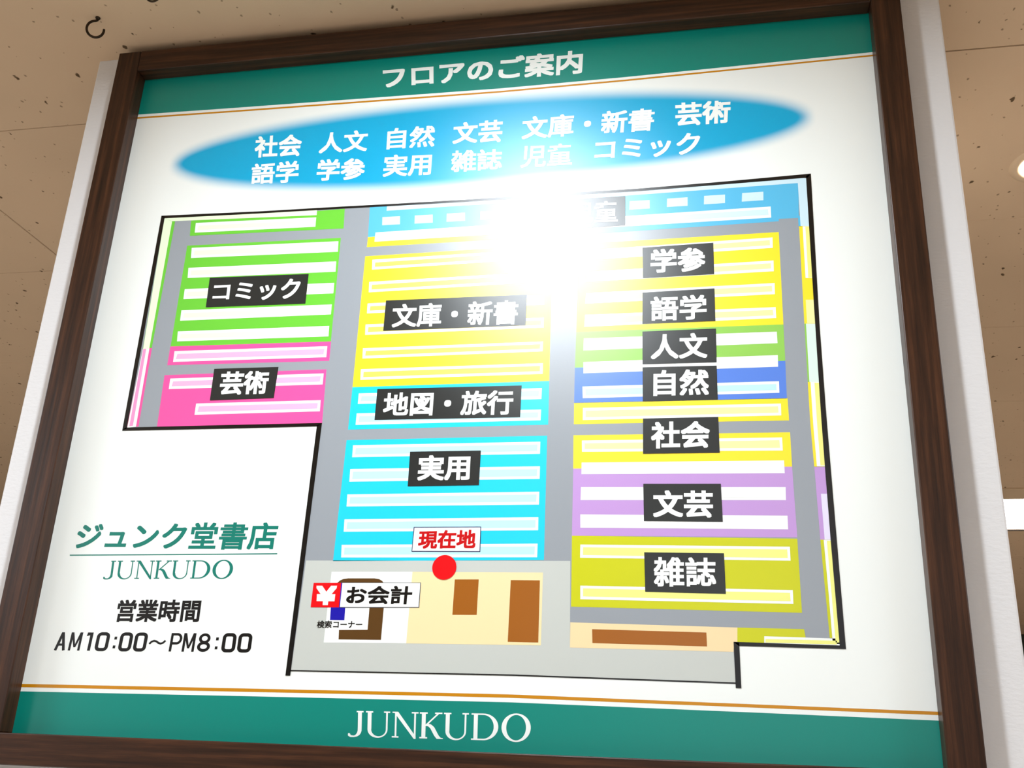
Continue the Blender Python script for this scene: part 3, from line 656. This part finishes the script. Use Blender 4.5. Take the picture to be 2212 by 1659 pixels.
def serif_word(th=15.0, tn=6.5):
    V, F = [], []; sf = 5.5
    def ser(xc, y, w_=28): rect(V, F, xc - w_ / 2, xc + w_ / 2, y - (sf if y > 50 else 0), y + (0 if y > 50 else sf))
    # J
    rect(V, F, 38, 38 + th, 22, 100); ser(46, 100, 27)
    band(V, F, [(38 + th, 22), (50, 13), (45, 6), (36, 0), (24, -3), (10, -3), (3, 0), (0, 5)], [(38, 24), (36, 16), (33, 10), (28, 5), (22, 3), (13, 4), (8, 7), (4, 12)])
    poly(V, F, [(0, 3), (3, 0), (11, 2), (9, 9), (4, 13), (0, 10)])
    def U(x):
        rect(V, F, x + 4, x + 4 + th, 30, 100); rect(V, F, x + 82 - tn, x + 82, 30, 100); ser(x + 11, 100, 28); ser(x + 79, 100, 24)
        cx = x + 43; band(V, F, arc(cx, 30, 39, 33, 180, 360, 20), arc(cx + 4, 30, 28.5, 27, 180, 360, 20))
    U(72)
    # N
    x = 172; rect(V, F, x + 10, x + 10 + tn, 0, 100); rect(V, F, x + 84, x + 84 + tn, 0, 100); ser(x + 12, 0, 26); ser(x + 87, 100, 26)
    poly(V, F, [(x, 100), (x + 22, 100), (x + 91, -1), (x + 84, -3), (x + 8, 95), (x, 95)])
    poly(V, F, [(x + 8, 95), (x + 22, 100), (x + 91, 6), (x + 91, -3), (x + 86, -3)])
    # K
    x = 277; rect(V, F, x + 8, x + 8 + th, 0, 100); ser(x + 15, 0, 30); ser(x + 15, 100, 30)
    poly(V, F, [(x + 20, 50), (x + 24, 46), (x + 76, 97), (x + 68, 97)]); ser(x + 72, 100, 28)
    band(V, F, [(x + 30, 56), (x + 44, 54), (x + 56, 44), (x + 74, 12), (x + 82, 4), (x + 90, 3)], [(x + 24, 48), (x + 34, 46), (x + 42, 38), (x + 57, 11), (x + 66, 0), (x + 90, 0)])
    U(372)
    # D
    x = 473; rect(V, F, x + 9, x + 9 + th, 0, 100); rect(V, F, x, x + 45, 100 - sf, 100); rect(V, F, x, x + 45, 0, sf)
    band(V, F, arc(x + 45, 50, 56, 50, 90, -90, 24), arc(x + 45, 50, 39, 44.5, 90, -90, 24))
    # O
    band(V, F, arc(640, 50, 54, 53, 0, 360, 40), arc(640, 50, 36.5, 47, 0, 360, 40))
    return norm(V, F, 0, 694, -3, 103)
def hours_word():
    V, F = [], []; w_ = 15
    def zero(x, ww): stroke(V, F, arc(x + ww - 24, 76, 17, 17, 0, 90, 6) + arc(x + 24, 76, 17, 17, 90, 180, 6) + arc(x + 24, 24, 17, 17, 180, 270, 6) + arc(x + ww - 24, 24, 17, 17, 270, 360, 6), 18, True)
    def A(x):
        stroke(V, F, [(x + 6, 0), (x + 29, 96)], w_); stroke(V, F, [(x + 52, 0), (x + 31, 96)], w_); rect(V, F, x + 12, x + 48, 26, 38); rect(V, F, x + 22, x + 38, 88, 100)
    def M(x):
        rect(V, F, x, x + 13, 0, 100); rect(V, F, x + 51.5, x + 64.5, 0, 100)
        poly(V, F, [(x, 100), (x + 15, 100), (x + 37, 18), (x + 27, 18)]); poly(V, F, [(x + 64.5, 100), (x + 49.5, 100), (x + 27.5, 18), (x + 37.5, 18)]); 
    def colon(x): rect(V, F, x, x + 14, 62, 78); rect(V, F, x, x + 14, 14, 30)
    A(0); M(76)
    rect(V, F, 182, 198, 0, 100); poly(V, F, [(164, 88), (182, 100), (190, 100), (190, 86), (164, 80)]); rect(V, F, 166, 190, 86, 100)
    zero(222, 68); colon(318); zero(350, 66); zero(430, 66)
    stroke(V, F, [(512, 40), (522, 52), (535, 57), (548, 54), (560, 46), (572, 42), (585, 47), (596, 59)], 10.5)
    x = 622; rect(V, F, x, x + 13, 0, 100); stroke(V, F, [(x + 6, 93.5), (x + 34, 93.5)] + arc(x + 34, 69, 21, 24.5, 80, -80, 8) + [(x + 34, 44.5), (x + 6, 44.5)], 13)
    M(690)
    x = 768; stroke(V, F, arc(x + 34, 72, 23, 20.5, 0, 360, 20)[:-1], 14.5, True); stroke(V, F, arc(x + 34, 28, 26, 20.5, 0, 360, 20)[:-1], 15.5, True)
    colon(862); zero(898, 68); zero(980, 68)
    return norm(V, F, 0, 1048, -2, 102)
BL = PR['black']
for p, s, layer, col, wt, q in TEXTS:
    if p in ('logo', 'hours'): continue
    V, F = glyphs(s, wt); quad_map(V, F, pairs(q), layer, 'lettering', PR[col], par[p])
for p, s, layer, col, wt, q in TEXTS:
    if p == 'logo':
        V, F = glyphs(s, wt); lo = quad_map(V, F, pairs(q), layer, 'shop_name', PR[col], sign); lo['label'] = 'teal shop name ' + s
    if p == 'hours':
        V, F = glyphs(s, wt); ho = quad_map(V, F, pairs(q), layer, 'opening_hours', PR[col], sign); ho['label'] = 'black opening hours lettering'
for name, p, layer, col, pts in PRINT:
    if p == 'logo': obj('underline', flat_mesh([pairs(pts)], layer), PR[col], lo)
V, F = hours_word(); quad_map(V, F, BOX['hours'], 1, 'lettering', BL, ho)
V, F = serif_word(12, 5.5); quad_map(V, F, BOX['small'], 1, 'lettering', PR['teal2'], lo)
V, F = serif_word(); quad_map(V, F, BOX['big'], 2, 'lettering', PR['white'], par['footer'])
bm = bmesh.new(); bmesh.ops.create_circle(bm, cap_ends=True, radius=0.0168, segments=48, matrix=Matrix.Translation((-0.0057, yl(9), 0.2741)) @ Matrix.Rotation(math.pi / 2, 4, 'X'))
for f in bm.faces:
    f.normal_update()
    if f.normal.y > 0: f.normal_flip()
rd = obj('red_dot', bm, PR['red'], fmap)
